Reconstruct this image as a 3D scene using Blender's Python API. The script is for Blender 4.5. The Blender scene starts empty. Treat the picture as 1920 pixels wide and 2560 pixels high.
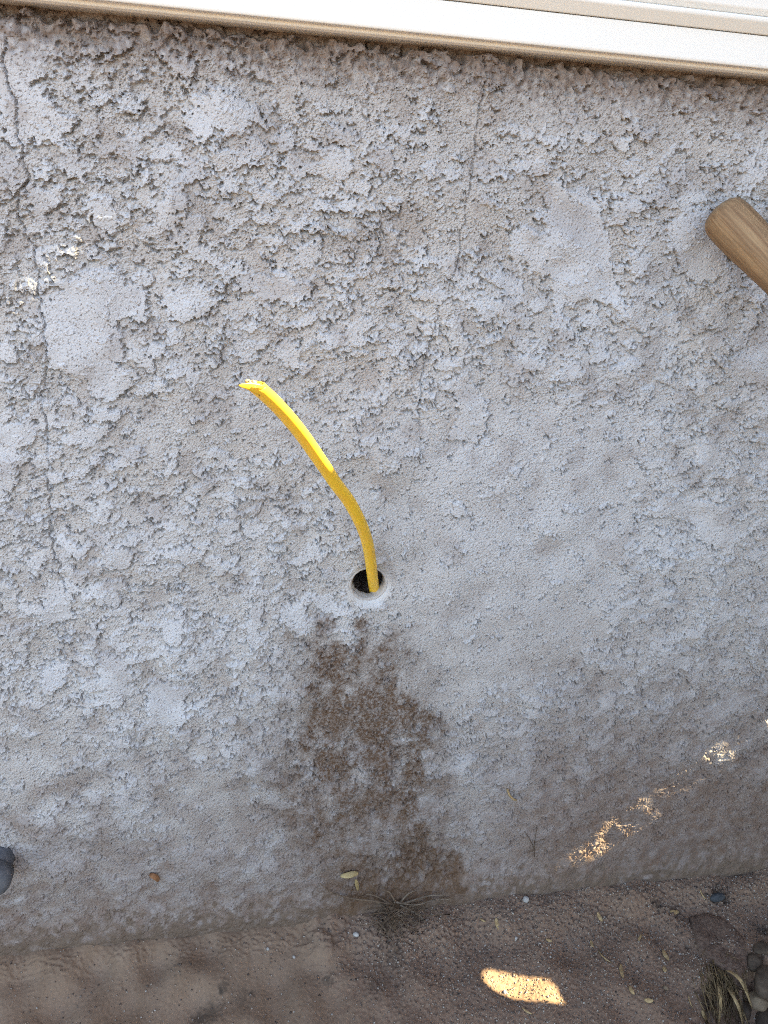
import bpy, bmesh, math, random
import numpy as np
from mathutils import Vector, Matrix
from mathutils.geometry import tessellate_polygon

rng = np.random.default_rng(7)
random.seed(7)
S = bpy.context.scene
COL = S.collection
R = math.radians

# ------------------------------------------------------------------ camera
PITCH, YAW, ROLL = R(24.3), R(11.0), R(3.66)
CAM = Vector((0.0, -0.476, 0.620))
FOCAL = 1923.0                        # in units of the 1920 x 2560 frame
_fw = Vector((math.sin(YAW) * math.cos(PITCH), math.cos(YAW) * math.cos(PITCH), -math.sin(PITCH)))
_r0 = Vector((math.cos(YAW), -math.sin(YAW), 0))
_u0 = _r0.cross(_fw)
_r = _r0 * math.cos(ROLL) + _u0 * math.sin(ROLL)
_u = -_r0 * math.sin(ROLL) + _u0 * math.cos(ROLL)
cam_d = bpy.data.cameras.new('camera')
cam = bpy.data.objects.new('camera', cam_d)
COL.objects.link(cam)
cam.matrix_world = Matrix(((_r.x, _u.x, -_fw.x, CAM.x), (_r.y, _u.y, -_fw.y, CAM.y), (_r.z, _u.z, -_fw.z, CAM.z), (0, 0, 0, 1)))
cam_d.sensor_fit = 'VERTICAL'
cam_d.sensor_height = 36.0
cam_d.lens = 36.0 * FOCAL / 2560.0
cam_d.clip_start = 0.02
cam_d.clip_end = 400.0
S.camera = cam

# ------------------------------------------------------------------ sky, sun, exposure
SUN_EL, SUN_OFF = R(43.0), R(6.5)     # sun comes from the right, almost along the wall
SUN = Vector((math.cos(SUN_EL) * math.cos(SUN_OFF), -math.cos(SUN_EL) * math.sin(SUN_OFF), math.sin(SUN_EL)))
world = bpy.data.worlds.new('World')
S.world = world
world.use_nodes = True
wn = world.node_tree
bg = wn.nodes['Background']
sky = wn.nodes.new('ShaderNodeTexSky')
sky.sky_type = 'NISHITA'
sky.sun_disc = False
sky.sun_elevation = SUN_EL
sky.sun_rotation = R(90) + SUN_OFF
sky.dust_density = 2.0
wn.links.new(sky.outputs[0], bg.inputs[0])
bg.inputs[1].default_value = 0.12
sun_d = bpy.data.lights.new('sun', 'SUN')
sun_d.energy = 5.0
sun_d.angle = R(0.5)
sun_d.color = (1.0, 0.90, 0.62)
sun = bpy.data.objects.new('sun', sun_d)
COL.objects.link(sun)
sun.rotation_euler = SUN.to_track_quat('Z', 'Y').to_euler()
sun.location = (2, -1, 3)
vs = S.view_settings
vs.view_transform = 'Standard'
vs.look = 'None'
vs.gamma = 1.0
vs.exposure = 3.05
vs.use_white_balance = True
vs.white_balance_temperature = 7750
vs.white_balance_tint = 8.0
S.cycles.use_denoising = False
S.cycles.denoiser = 'OPENIMAGEDENOISE'
S.cycles.denoising_input_passes = 'RGB_ALBEDO_NORMAL'
S.cycles.denoising_prefilter = 'ACCURATE'
S.cycles.use_adaptive_sampling = False
S.cycles.pixel_filter_type = 'BLACKMAN_HARRIS'
S.cycles.filter_width = 1.05
S.cycles.max_bounces = 8
S.cycles.diffuse_bounces = 5


# ------------------------------------------------------------------ helpers
def ray(px, py):
    return _fw * FOCAL + _r * (px - 960.0) - _u * (py - 1280.0)


def at(px, py, y=0.0):
    """point of the photograph on the upright plane at distance -y from the wall"""
    d = ray(px, py)
    return CAM + d * ((y - CAM.y) / d.y)


def on_ground(px, py, z=0.0):
    d = ray(px, py)
    return CAM + d * ((z - CAM.z) / d.z)


def wall_xz(poly):
    return [(lambda p: (p.x, p.z))(at(a, b)) for a, b in poly]


def put(o, parent=None):
    COL.objects.link(o)
    o.parent = parent
    return o


def empty(name, loc, label, cat, group=None):
    o = bpy.data.objects.new(name, None)
    o.empty_display_size = 0.02
    o.location = loc
    COL.objects.link(o)
    return tag(o, label, cat, group)


def tag(o, label, cat, group=None):
    o['label'] = label
    o['category'] = cat
    if group:
        o['group'] = group
    return o


def mesh_obj(name, verts, faces, mat=None, parent=None, smooth=True):
    me = bpy.data.meshes.new(name)
    me.from_pydata([tuple(v) for v in verts], [], faces)
    if smooth:
        me.polygons.foreach_set('use_smooth', [True] * len(me.polygons))
    if mat:
        me.materials.append(mat)
    me.update()
    o = bpy.data.objects.new(name, me)
    put(o, parent)
    if parent is not None:
        o.location = -parent.location
    return o


def grid_mesh(name, P, mat, parent=None, keep=None, attrs=None, smooth=True):
    """P: (rows, cols, 3) array of world points"""
    nr, nc = P.shape[:2]
    idx = np.arange(nr * nc).reshape(nr, nc)
    q = np.stack([idx[:-1, :-1], idx[:-1, 1:], idx[1:, 1:], idx[1:, :-1]], -1).reshape(-1, 4)
    if keep is not None:
        k = keep.reshape(-1)
        q = q[k[q].all(1)]
    me = bpy.data.meshes.new(name)
    me.vertices.add(nr * nc)
    me.vertices.foreach_set('co', P.reshape(-1).astype(np.float32))
    me.loops.add(q.size)
    me.loops.foreach_set('vertex_index', q.reshape(-1).astype(np.int32))
    me.polygons.add(len(q))
    me.polygons.foreach_set('loop_start', np.arange(0, q.size, 4, dtype=np.int32))
    me.polygons.foreach_set('use_smooth', np.full(len(q), smooth))
    for k, v in (attrs or {}).items():
        a = me.attributes.new(k, 'FLOAT', 'POINT')
        a.data.foreach_set('value', v.reshape(-1).astype(np.float32))
    me.materials.append(mat)
    me.update(calc_edges=True)
    me.validate()
    o = bpy.data.objects.new(name, me)
    put(o, parent)
    if parent is not None:
        o.location = -parent.location
    return o


class Nodes:
    """small node-tree writer"""
    def __init__(self, name):
        self.m = bpy.data.materials.new(name)
        self.m.use_nodes = True
        self.t = self.m.node_tree
        self.b = self.t.nodes['Principled BSDF']
        self.out = self.t.nodes['Material Output']

    def n(self, kind, **kw):
        o = self.t.nodes.new(kind)
        for k, v in kw.items():
            setattr(o, k, v)
        return o

    def link(self, a, b):
        self.t.links.new(a, b)

    def attr(self, name):
        return self.n('ShaderNodeAttribute', attribute_name=name).outputs['Fac']

    def noise(self, scale, detail=4, rough=0.6, stretch=None, coord='Object', rot=None):
        tc = self.n('ShaderNodeTexCoord')
        mp = self.n('ShaderNodeMapping')
        if stretch:
            mp.inputs['Scale'].default_value = stretch
        if rot:
            mp.inputs['Rotation'].default_value = rot
        self.link(tc.outputs[coord], mp.inputs[0])
        t = self.n('ShaderNodeTexNoise')
        t.inputs['Scale'].default_value = scale
        t.inputs['Detail'].default_value = detail
        t.inputs['Roughness'].default_value = rough
        self.link(mp.outputs[0], t.inputs['Vector'])
        return t.outputs['Fac']

    def ramp(self, fac, lo, hi, a=0.0, b=1.0):
        r = self.n('ShaderNodeMapRange')
        r.interpolation_type = 'SMOOTHSTEP'
        self.link(fac, r.inputs[0])
        r.inputs[1].default_value, r.inputs[2].default_value = lo, hi
        r.inputs[3].default_value, r.inputs[4].default_value = a, b
        return r.outputs[0]

    def math(self, op, a, b=0.0):
        m = self.n('ShaderNodeMath', operation=op)
        for i, v in enumerate((a, b)):
            if isinstance(v, (int, float)):
                m.inputs[i].default_value = v
            else:
                self.link(v, m.inputs[i])
        return m.outputs[0]

    def mix(self, fac, a, b, mode='MIX'):
        m = self.n('ShaderNodeMix', data_type='RGBA', blend_type=mode)
        for i, v in ((0, fac), (6, a), (7, b)):
            if isinstance(v, (int, float)):
                m.inputs[i].default_value = v
            elif isinstance(v, tuple):
                m.inputs[i].default_value = (*v, 1)
            else:
                self.link(v, m.inputs[i])
        return m.outputs[2]

    def bump(self, h, dist, strength=1.0):
        b = self.n('ShaderNodeBump')
        b.inputs['Distance'].default_value = dist
        b.inputs['Strength'].default_value = strength
        self.link(h, b.inputs['Height'])
        self.link(b.outputs[0], self.b.inputs['Normal'])

    def set(self, color=None, rough=0.8, spec=0.3):
        if color is not None:
            if isinstance(color, tuple):
                self.b.inputs['Base Color'].default_value = (*color, 1)
            else:
                self.link(color, self.b.inputs['Base Color'])
        if isinstance(rough, (int, float)):
            self.b.inputs['Roughness'].default_value = rough
        else:
            self.link(rough, self.b.inputs['Roughness'])
        self.b.inputs['Specular IOR Level'].default_value = spec
        return self.m


def simple_mat(name, c1, c2, scale, rough=0.8, spec=0.3, bump=0.0, stretch=None, coord='Object'):
    n = Nodes(name)
    f = n.noise(scale, 5, 0.65, stretch, coord)
    col = n.mix(n.ramp(f, 0.3, 0.7), c1, c2)
    if bump:
        n.bump(f, bump)
    return n.set(col, rough, spec)


# ---- noise images in numpy: band-limited random fields, 0.5 mm per sample, tiling
TN, TS = 1536, 0.0005
TX0, TZ0 = -0.25, -0.04
_fx = np.fft.rfftfreq(TN, TS)[None, :]
_fz = np.fft.fftfreq(TN, TS)[:, None]


def band(lo, hi, seed, ang=0.0, squash=1.0):
    """random field with wavelengths between lo and hi (metres); squash > 1 stretches along ang"""
    g = np.random.default_rng(seed).standard_normal((TN, TN))
    a = _fx * math.cos(ang) + _fz * math.sin(ang)
    b = -_fx * math.sin(ang) + _fz * math.cos(ang)
    k = np.sqrt((a * squash) ** 2 + b ** 2)
    F = np.exp(-(k * lo) ** 2 * 0.7) * (1 - np.exp(-(k * hi) ** 2 * 0.7))
    o = np.fft.irfft2(np.fft.rfft2(g) * F, s=(TN, TN))
    return (o - o.mean()) / o.std()


def blur(img, sig):
    k2 = _fx ** 2 + _fz ** 2
    return np.fft.irfft2(np.fft.rfft2(img) * np.exp(-2 * (math.pi * sig) ** 2 * k2), s=(TN, TN))


GX = TX0 + TS * np.arange(TN)[None, :] + np.zeros((TN, 1))
GZ = TZ0 + TS * np.arange(TN)[:, None] + np.zeros((1, TN))


def sstep(a, b, x):
    t = np.clip((x - a) / (b - a), 0, 1)
    return t * t * (3 - 2 * t)


def raster(polys, U=None, V=None):
    U = GX if U is None else U
    V = GZ if V is None else V
    m = np.zeros(U.shape, bool)
    for poly in polys:
        p = np.array(poly)
        u0, v0 = p.min(0)
        u1, v1 = p.max(0)
        sel = (U >= u0) & (U <= u1) & (V >= v0) & (V <= v1)
        if not sel.any():
            continue
        x, y = U[sel], V[sel]
        ins = np.zeros(x.shape, bool)
        for (x1, y1), (x2, y2) in zip(p, np.roll(p, -1, 0)):
            if y1 == y2:
                continue
            c = ((y1 > y) != (y2 > y)) & (x < (x2 - x1) * (y - y1) / (y2 - y1) + x1)
            ins ^= c
        m[sel] |= ins
    return m.astype(float)


def seg_dist(poly, U, V):
    d = np.full(U.shape, 9.0)
    p = np.array(poly)
    for (x1, y1), (x2, y2) in zip(p[:-1], p[1:]):
        L = max((x2 - x1) ** 2 + (y2 - y1) ** 2, 1e-12)
        t = np.clip(((U - x1) * (x2 - x1) + (V - y1) * (y2 - y1)) / L, 0, 1)
        d = np.minimum(d, np.hypot(U - x1 - t * (x2 - x1), V - y1 - t * (y2 - y1)))
    return d


def sample(img, x, z):
    u = ((x - TX0) / TS) % TN
    v = ((z - TZ0) / TS) % TN
    i = np.floor(u).astype(int)
    j = np.floor(v).astype(int)
    fu, fv = u - i, v - j
    i %= TN
    j %= TN
    i2, j2 = (i + 1) % TN, (j + 1) % TN
    return (img[j, i] * (1 - fu) + img[j, i2] * fu) * (1 - fv) + (img[j2, i] * (1 - fu) + img[j2, i2] * fu) * fv


def axis(lo, hi, a, b, da, db, grow=1.35):
    """fine spacing da..db between a and b, growing coarser out to lo and hi"""
    n = int((b - a) / (0.5 * (da + db))) + 1
    t = np.linspace(0, 1, n)
    st = da + (db - da) * t
    c = np.concatenate([[0], np.cumsum(0.5 * (st[1:] + st[:-1]))])
    mid = a + c * (b - a) / c[-1]
    left, x, s = [], a, da
    while x > lo:
        s *= grow
        x = max(x - s, lo)
        left.append(x)
    right, x, s = [], b, db
    while x < hi:
        s *= grow
        x = min(x + s, hi)
        right.append(x)
    return np.array(left[::-1] + list(mid) + right)


# ------------------------------------------------------------------ materials of the large surfaces
def stucco_material():
    n = Nodes('painted_stucco')
    f = n.noise(55, 6, 0.65)
    fine = n.noise(700, 3, 0.6)
    base = n.mix(n.ramp(f, 0.3, 0.7), (0.378, 0.362, 0.355), (0.432, 0.422, 0.420))
    base = n.mix(n.math('MULTIPLY', n.attr('patch'), 0.85), base, (0.462, 0.472, 0.500))
    base = n.mix(n.ramp(n.noise(780, 2, 0.5), 0.58, 0.68, 0.0, 0.75), base, (0.12, 0.09, 0.07))
    base = n.mix(n.ramp(fine, 0.55, 0.75, 0.0, 0.5), base, (0.50, 0.49, 0.48))
    # dust tint with lower-wall shade put in, soil splash, brown run-down stain
    dust_shade = n.math('MULTIPLY', n.attr('dust_shade'), n.ramp(n.noise(90, 8, 0.7), 0.25, 0.75, 0.72, 1.0))
    base = n.mix(dust_shade, base, (0.130, 0.078, 0.054))
    base = n.mix(n.attr('splash'), base, (0.125, 0.088, 0.066))
    st = n.math('MULTIPLY', n.attr('stain'), n.ramp(n.noise(420, 5, 0.75), 0.32, 0.60, 0.50, 1.0))
    base = n.mix(st, base, (0.088, 0.048, 0.026))
    base = n.mix(n.attr('fresh'), base, (0.52, 0.52, 0.525))
    n.bump(n.noise(900, 3, 0.65), 0.0005, 0.7)
    return n.set(base, 0.75, 0.3)


def ground_material():
    n = Nodes('soil_and_concrete')
    big = n.noise(14, 5, 0.6)
    soil = n.mix(n.ramp(n.noise(420, 6, 0.75), 0.3, 0.7), (0.132, 0.080, 0.055), (0.225, 0.150, 0.108))
    soil = n.mix(n.ramp(big, 0.4, 0.7, 0, 0.5), soil, (0.150, 0.104, 0.080))
    slab = n.mix(n.ramp(n.noise(60, 6, 0.7, (1, 0.25, 1), rot=(0, 0, 0.35)), 0.3, 0.7), (0.175, 0.117, 0.080), (0.215, 0.150, 0.108))
    col = n.mix(n.attr('soil'), slab, soil)
    col = n.mix(n.attr('mark'), col, (0.030, 0.026, 0.022))
    n.bump(n.noise(700, 4, 0.7), 0.0002, 0.6)
    return n.set(col, 0.92, 0.2)


M_STUCCO = stucco_material()
M_GROUND = ground_material()

# ------------------------------------------------------------------ the stucco wall
WIN_Z = 0.6812                         # underside of the window frame
HOLE = at(922, 1463)
HOLE_R = 0.0127

SMOOTH = [
 [(23,40),(64,75),(162,110),(104,150),(110,179),(64,226),(133,260),(191,301),(156,341),(87,353),(12,341),(0,330),(-30,58)],
 [(477,231),(556,231),(625,260),(642,312),(579,336),(527,312),(521,353),(486,347)],
 [(393,353),(457,359),(460,399),(376,393)], [(694,336),(735,336),(735,376),(683,382)],
 [(741,353),(828,370),(885,376),(874,446),(833,440),(804,393)], [(220,492),(289,492),(289,584),(243,579)],
 [(75,480),(162,463),(150,521),(75,538)],
 [(200,675),(289,669),(312,710),(359,716),(370,779),(376,814),(324,797),(289,768),(295,843),(312,884),(272,924),(339,924),(336,959),(272,1005),(226,982),(220,941),(122,918),(110,831),(107,756),(174,716)],
 [(411,722),(463,727),(515,762),(463,803),(414,791)], [(550,669),(608,652),(611,681),(567,704)],
 [(625,704),(712,675),(755,716),(747,762),(637,745)], [(741,610),(808,600),(804,652),(741,664)],
 [(584,826),(665,791),(631,831)], [(683,860),(752,860),(747,924),(712,924)], [(793,831),(856,826),(862,866),(799,855)],
 [(509,1103),(596,1156),(590,1184),(521,1132)], [(214,1063),(278,1057),(260,1092),(208,1098)],
 [(-20,1063),(98,1051),(93,1092),(35,1121),(75,1150),(35,1167),(46,1213),(-20,1237)],
 [(1357,481),(1383,472),(1465,481),(1497,510),(1504,566),(1525,619),(1521,643),(1538,691),(1550,751),(1569,763),(1562,785),(1530,763),(1489,751),(1453,751),(1417,761),(1383,751),(1378,674),(1345,681),(1301,691),(1335,657),(1280,655),(1275,614),(1289,566),(1325,570),(1349,585),(1383,583),(1369,566),(1378,525)],
 [(1236,665),(1280,691),(1301,706),(1313,737),(1272,739),(1243,710)], [(1383,751),(1407,763),(1417,812),(1378,826),(1386,775)],
 [(1666,561),(1770,509),(1800,600),(1816,646),(1782,693),(1735,710),(1706,664)],
 [(1637,803),(1706,774),(1695,820),(1637,826)], [(1134,941),(1163,947),(1215,1005),(1215,1098),(1186,1109),(1122,1103),(1151,1040)],
 [(1940,820),(1897,860),(1828,889),(1822,947),(1857,965),(1940,924)], [(1735,1121),(1782,1092),(1811,1144),(1845,1132),(1747,1184)],
 [(1614,1275),(1683,1246),(1759,1252),(1851,1264),(1822,1293),(1834,1333),(1788,1374),(1753,1350),(1730,1298),(1672,1287),(1614,1293)],
 [(1105,1258),(1163,1252),(1163,1293),(1105,1287)], [(1614,1403),(1730,1403),(1724,1426),(1620,1414)],
 [(1637,1651),(1730,1640),(1724,1675),(1672,1669)], [(1753,1779),(1874,1721),(1874,1750),(1753,1825)],
 [(-10,1258),(75,1298),(64,1316),(23,1287)], [(122,1327),(168,1345),(220,1379),(203,1397),(156,1368)],
 [(613,1310),(648,1310),(671,1333),(613,1350)], [(110,1466),(191,1449),(168,1524),(197,1547),(104,1570)],
 [(214,1472),(289,1443),(301,1518),(255,1512)], [(249,1628),(289,1640),(347,1692),(255,1715)],
 [(399,1547),(469,1553),(446,1611),(417,1605)], [(758,1478),(868,1524),(839,1541),(793,1524)],
 [(694,1524),(752,1501),(770,1547),(723,1570)], [(370,1698),(463,1721),(463,1813),(370,1808)],
 [(860,1911),(887,1861),(919,1869),(977,1885),(980,1917),(919,1919)], [(789,1914),(839,1925),(836,1983),(815,1983)],
 [(1560,2140),(1760,2060),(1780,2200),(1530,2220)], [(100,1680),(170,1660),(160,1720),(110,1740)],
 [(1010,2010),(1090,1990),(1110,2030),(1030,2050)], [(1250,1930),(1330,1910),(1320,1950),(1240,1960)],
 [(880,2090),(960,2100),(930,2140),(870,2130)],
]
# places where the coat is only fine grained, without raised islands
PLAIN = [
 [(880,1120),(1300,980),(1600,1080),(1560,1400),(1500,1600),(1300,1750),(1080,1780),(1010,1560),(880,1380)],
 [(560,90),(1900,230),(1900,330),(1200,330),(700,210)],
 [(300,1000),(900,1050),(880,1150),(420,1160)],
 [(1060,380),(1340,500),(1240,640),(1100,620)],
 [(0,1780),(180,1800),(160,2000),(0,2020)], [(420,1900),(640,1960),(600,2120),(440,2080)],
 [(760,1620),(1080,1600),(1080,1800),(780,1860)],
]
STAIN = [
 ([(770,1600),(850,1570),(950,1590),(1000,1650),(1050,1760),(1065,1990),(1010,2050),(900,2010),(790,1960),(740,1880),(765,1780),(790,1700)], 0.72),
 ([(765,1590),(830,1600),(840,1660),(815,1720),(800,1790),(760,1800),(770,1690)], 1.0),
 ([(880,1620),(960,1640),(940,1670),(870,1650)], 0.8),
 ([(900,1720),(1020,1700),(1060,1770),(1040,1840),(930,1850),(860,1810)], 0.85),
 ([(1040,1765),(1078,1770),(1085,1880),(1070,1985),(1045,1960),(1050,1850)], 1.0),
 ([(760,1880),(860,1850),(850,1905),(780,1960),(740,1930)], 0.8),
 ([(720,1970),(830,1985),(1000,1960),(1070,2000),(1000,2090),(860,2060),(730,2050)], 0.6),
 ([(1030,2060),(1130,2130),(1170,2200),(1060,2250),(870,2270),(830,2220),(960,2180),(1000,2110)], 0.8),
 ([(690,1560),(760,1580),(770,1640),(740,1650)], 0.4),
 ([(620,1720),(760,1760),(780,2000),(660,2050),(560,1950)], 0.25),
]


def crack(points, seed, wob=0.0009):
    g = np.random.default_rng(seed)
    out = []
    p = wall_xz(points)
    for (a, b), (c, d) in zip(p[:-1], p[1:]):
        n = max(2, int(math.hypot(c - a, d - b) / 0.004))
        for k in range(n):
            t = k / n
            out.append((a + (c - a) * t + g.normal(0, wob), b + (d - b) * t + g.normal(0, wob * 0.5)))
    out.append(p[-1])
    return out


CRACKS = [
 (crack([(5,75),(20,118),(12,165),(20,205),(38,250),(42,345),(55,390),(72,440),(62,475),(45,500),(45,550),(62,590),(85,620),(88,670),(103,690),(100,735),(108,770),(107,830),(118,880),(113,920),(112,960),(102,985),(112,1040),(122,1100),(120,1170),(125,1240),(118,1330),(165,1480)], 3), 0.00052, 0.0028),
 (crack([(1218,140),(1212,200),(1208,225),(1198,290),(1192,350),(1185,430),(1168,500),(1160,560),(1148,640),(1125,700),(1110,745),(1095,770),(1085,820),(1058,930),(1050,1010),(1052,1070)], 5), 0.00048, 0.0022),
 (crack([(1052,1070),(1048,1150),(1030,1200),(1026,1260),(1040,1400)], 6), 0.0004, 0.0012),
]


def build_wall():
    lum = lambda polys: raster([wall_xz(p) for p in polys])
    sm = blur(lum(SMOOTH), 0.0022)
    pl = blur(lum(PLAIN), 0.012)
    fine = band(0.0009, 0.0024, 1)
    mid = band(0.0026, 0.007, 2)
    big = band(0.013, 0.055, 3, 0.2, 1.3)
    rag = 0.45 * mid + 0.22 * fine + 0.75 * band(0.006, 0.016, 4)
    und = band(0.06, 0.20, 5)
    # smooth trowelled islands copied from their places on the wall, ragged edges
    smask = sstep(0.40, 0.44, sm + 0.20 * rag)
    # islands of the second coat
    f1 = big + 0.42 * band(0.004, 0.012, 6) + 0.16 * mid + 0.12 * fine + 0.3 * und - 0.50 - 1.6 * pl
    i1 = sstep(-0.03, 0.03, f1)
    f2 = band(0.006, 0.022, 8, -0.3, 1.4) + 0.5 * band(0.003, 0.008, 9) + 0.20 * band(0.0011, 0.003, 10) - 1.35 - 1.2 * pl
    i2 = sstep(-0.03, 0.03, f2)
    # sand float grain: level surface with narrow gaps between the grains
    diag = band(0.0009, 0.0023, 11, 2.55, 1.9)
    horiz = band(0.0009, 0.0024, 12, 0.08, 1.7)
    wd = blur(lum([[(900,950),(1920,800),(1920,1500),(1100,1600)]]), 0.03)
    g = fine * (1 - wd) * 0.8 + diag * wd + horiz * 0.6 * (1 - wd)
    g /= g.std()
    gap = sstep(0.55, 1.5, -g)
    grain = 0.20 * np.tanh(g) - 1.6 * gap + 0.2
    # pits
    pit = sstep(1.75, 2.3, band(0.0019, 0.006, 13) + 0.25 * band(0.02, 0.07, 14))
    topz = blur(lum([[(-20,40),(1930,210),(1930,760),(-20,600)]]), 0.03)
    pit *= 0.35 + 0.65 * topz
    isl = np.maximum(smask, np.maximum(i1, i2 * 0.8))
    amp = 0.80 + 0.40 * band(0.03, 0.09, 15)
    lowz = sstep(0.22, 0.04, GZ)                       # the relief is shallower near the ground
    rough_amp = 0.00048 * np.clip(1 + 0.25 * band(0.02, 0.06, 16), 0.4, 1.6) * (1 - 0.25 * lowz)
    tops = np.maximum(smask, np.clip(0.62 + 0.35 * band(0.02, 0.06, 35), 0.2, 0.95) * np.maximum(i1, i2))
    h = grain * rough_amp * (1 - 0.86 * tops)
    h += 0.00005 * mid * (1 - 0.6 * smask)
    h += np.clip(amp, 0.3, 1.5) * (0.0015 * np.maximum(smask, i1) + 0.0006 * i2) * (1 - 0.45 * lowz)
    h += 0.0011 * und
    # the trowel leaves an open lip under the lower and right-hand edges
    full = np.maximum(smask, np.maximum(i1, i2))
    lip = np.clip(np.maximum(np.maximum(np.roll(full, -3, 0), np.roll(np.roll(full, -2, 0), 2, 1)), np.roll(full, -1, 0)) - full, 0, 1)
    h -= 0.0021 * lip * np.clip(0.65 + 0.6 * band(0.008, 0.04, 30), 0, 1.5) * (1 - 0.45 * lowz)
    h -= 0.0016 * pit * (1 - 0.85 * smask)
    # hairline pits in the smooth patches
    h -= 0.0009 * smask * sstep(1.5, 2.2, band(0.0010, 0.0035, 17, 1.5, 1.6))
    ragc = 0.0004 * band(0.0015, 0.006, 18)
    for pts, wd_, dep in CRACKS:
        d = seg_dist(pts, GX, GZ) + ragc * 0.6
        h -= dep * sstep(wd_ * 1.15, wd_ * 0.25, d)
    h *= 0.30 + 0.70 * sstep(0.0, 0.07, GZ)            # rubbed and filled with dust low down
    GT = GZ + 0.007 * (GX + 0.1)                        # the window sits a touch out of level
    # crumbled upper edge right under the window frame
    slot = sstep(WIN_Z - 0.0045, WIN_Z - 0.0025, GT + 0.0016 * band(0.010, 0.05, 36))
    h -= 0.008 * slot
    top = sstep(WIN_Z - 0.020, WIN_Z + 0.002, GT + 0.004 * band(0.006, 0.03, 19))
    h -= 0.003 * top + 0.0008 * top * np.clip(band(0.010, 0.04, 20), -1, 2)
    h -= 0.5 * top * grain * rough_amp
    # swollen ragged foot where the coat laps onto the ground
    foot = sstep(0.050, 0.004, GZ + 0.0025 * band(0.02, 0.07, 21))
    h += 0.006 * foot + 0.0002 * foot * band(0.008, 0.030, 22)
    dish = blur(lum([[(860,2250),(1120,2200),(1160,2130),(1060,2080),(900,2180)]]), 0.008)
    h -= 0.007 * dish * np.clip(0.8 + 0.18 * band(0.008, 0.03, 23), 0, 2)
    # tint masks
    stain = np.zeros((TN, TN))
    for p, k in STAIN:
        stain = np.maximum(stain, k * blur(raster([wall_xz(p)]), 0.0045))
    wx, wz = 0.0032 * band(0.025, 0.09, 24) + 0.0012 * band(0.006, 0.02, 44) + 0.0005 * band(0.003, 0.01, 31), 0.0060 * band(0.025, 0.09, 25) + 0.0016 * band(0.006, 0.02, 45) + 0.0007 * band(0.003, 0.01, 32)
    veil = 0.50 * blur(raster([wall_xz([(740,1600),(1020,1570),(1100,1790),(1110,2100),(1180,2250),(820,2280),(690,2060),(680,1850)])]), 0.012)
    stain = np.maximum(sample(stain, GX + wx, GZ + wz), sample(veil, GX + wx, GZ + wz))
    stain = np.clip(1.12 * stain * (1.10 + 0.22 * band(0.02, 0.08, 33, 1.5, 1.8) + 0.16 * band(0.007, 0.02, 38, 1.5, 1.5) + 0.12 * band(0.002, 0.007, 34)), 0, 1)
    dust_shade = 0.74 * sstep(0.30, 0.03, GZ + 0.03 * band(0.03, 0.12, 26))
    dust_shade = np.maximum(dust_shade, 0.95 * sstep(0.19, 0.0, GZ + 0.018 * band(0.02, 0.09, 29)))  # wall-foot dust, darkened to carry some shade as well
    dust_shade = np.maximum(dust_shade, 1.0 * sstep(0.40, 0.06, GZ + 0.012 * und + 0.012 * band(0.015, 0.06, 39)) * sstep(0.04, 0.30, GX))  # shade of the lower right wall put into the colour
    dust_shade = np.maximum(dust_shade, 0.85 * sstep(WIN_Z - 0.034, WIN_Z - 0.002, GT + 0.004 * band(0.004, 0.02, 27)))
    dust_shade = np.maximum(dust_shade, 0.25 * np.clip(band(0.03, 0.12, 28) - 0.4, 0, 1))
    dust_shade = np.clip(dust_shade, 0, 1)
    splash = np.clip(sstep(0.040, 0.006, GZ + 0.010 * band(0.008, 0.04, 37) + 0.004 * mid), 0, 1)

    xs = axis(-1.6, 0.60, -0.225, 0.535, 0.00061, 0.00061, 1.02)
    zs = axis(-0.03, 0.715, -0.012, 0.705, 0.00102, 0.00056)
    X, Z = np.meshgrid(xs, zs)
    H = sample(h, X, Z)
    step = np.gradient(xs)[None, :]
    keepd = np.clip(0.0016 / step, 0, 1)               # no detail finer than the mesh can carry
    H = H * keepd + sample(0.0011 * und, X, Z) * (1 - keepd)
    PA = sample(np.clip(np.maximum(smask, np.maximum(0.80 * np.maximum(i1, i2), 0.5 * wd)), 0, 1), X, Z)
    ST, DU, SP = sample(stain, X, Z), sample(dust_shade, X, Z), sample(splash, X, Z)
    out = (X < -0.25) | (X > 0.55)
    ST[out] = 0
    # drilled hole with a dusty bevelled rim
    ang = np.arctan2(Z - HOLE.z, X - HOLE.x)
    rr = np.hypot(X - HOLE.x, Z - HOLE.z) * (1 + 0.012 * np.sin(3 * ang + 1) + 0.010 * np.sin(7 * ang))
    rim = sstep(HOLE_R + 0.0050, HOLE_R + 0.0012, rr)
    H = H * (1 - rim) - 0.0012 * rim - 0.0016 * sstep(HOLE_R + 0.0022, HOLE_R, rr)
    fresh = 0.75 * sstep(HOLE_R + 0.0060, HOLE_R + 0.0010, rr) * np.clip(0.75 - 0.35 * np.sin(ang), 0, 1)
    P = np.empty(X.shape + (3,))
    P[..., 0] = X
    P[..., 1] = -H
    P[..., 2] = Z - np.clip(H, -0.001, 0.004) * 0.34 * sstep(0.0, 0.1, Z)        # trowel drags the tops down: overhanging lower lips
    wall = empty('stucco_wall', (0, 0.1, 0), 'painted grey stucco wall with ragged trowelled patches, cracks and a brown stain', 'wall')
    grid_mesh('stucco_coat', P, M_STUCCO, wall, keep=(rr > HOLE_R), attrs={'patch': PA, 'stain': ST, 'dust_shade': DU, 'fresh': fresh, 'splash': SP}, smooth=False)
    return wall, h


WALL, HMAP = build_wall()
WALL_H = lambda x, z: float(sample(HMAP, np.array([x]), np.array([z]))[0])


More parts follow.
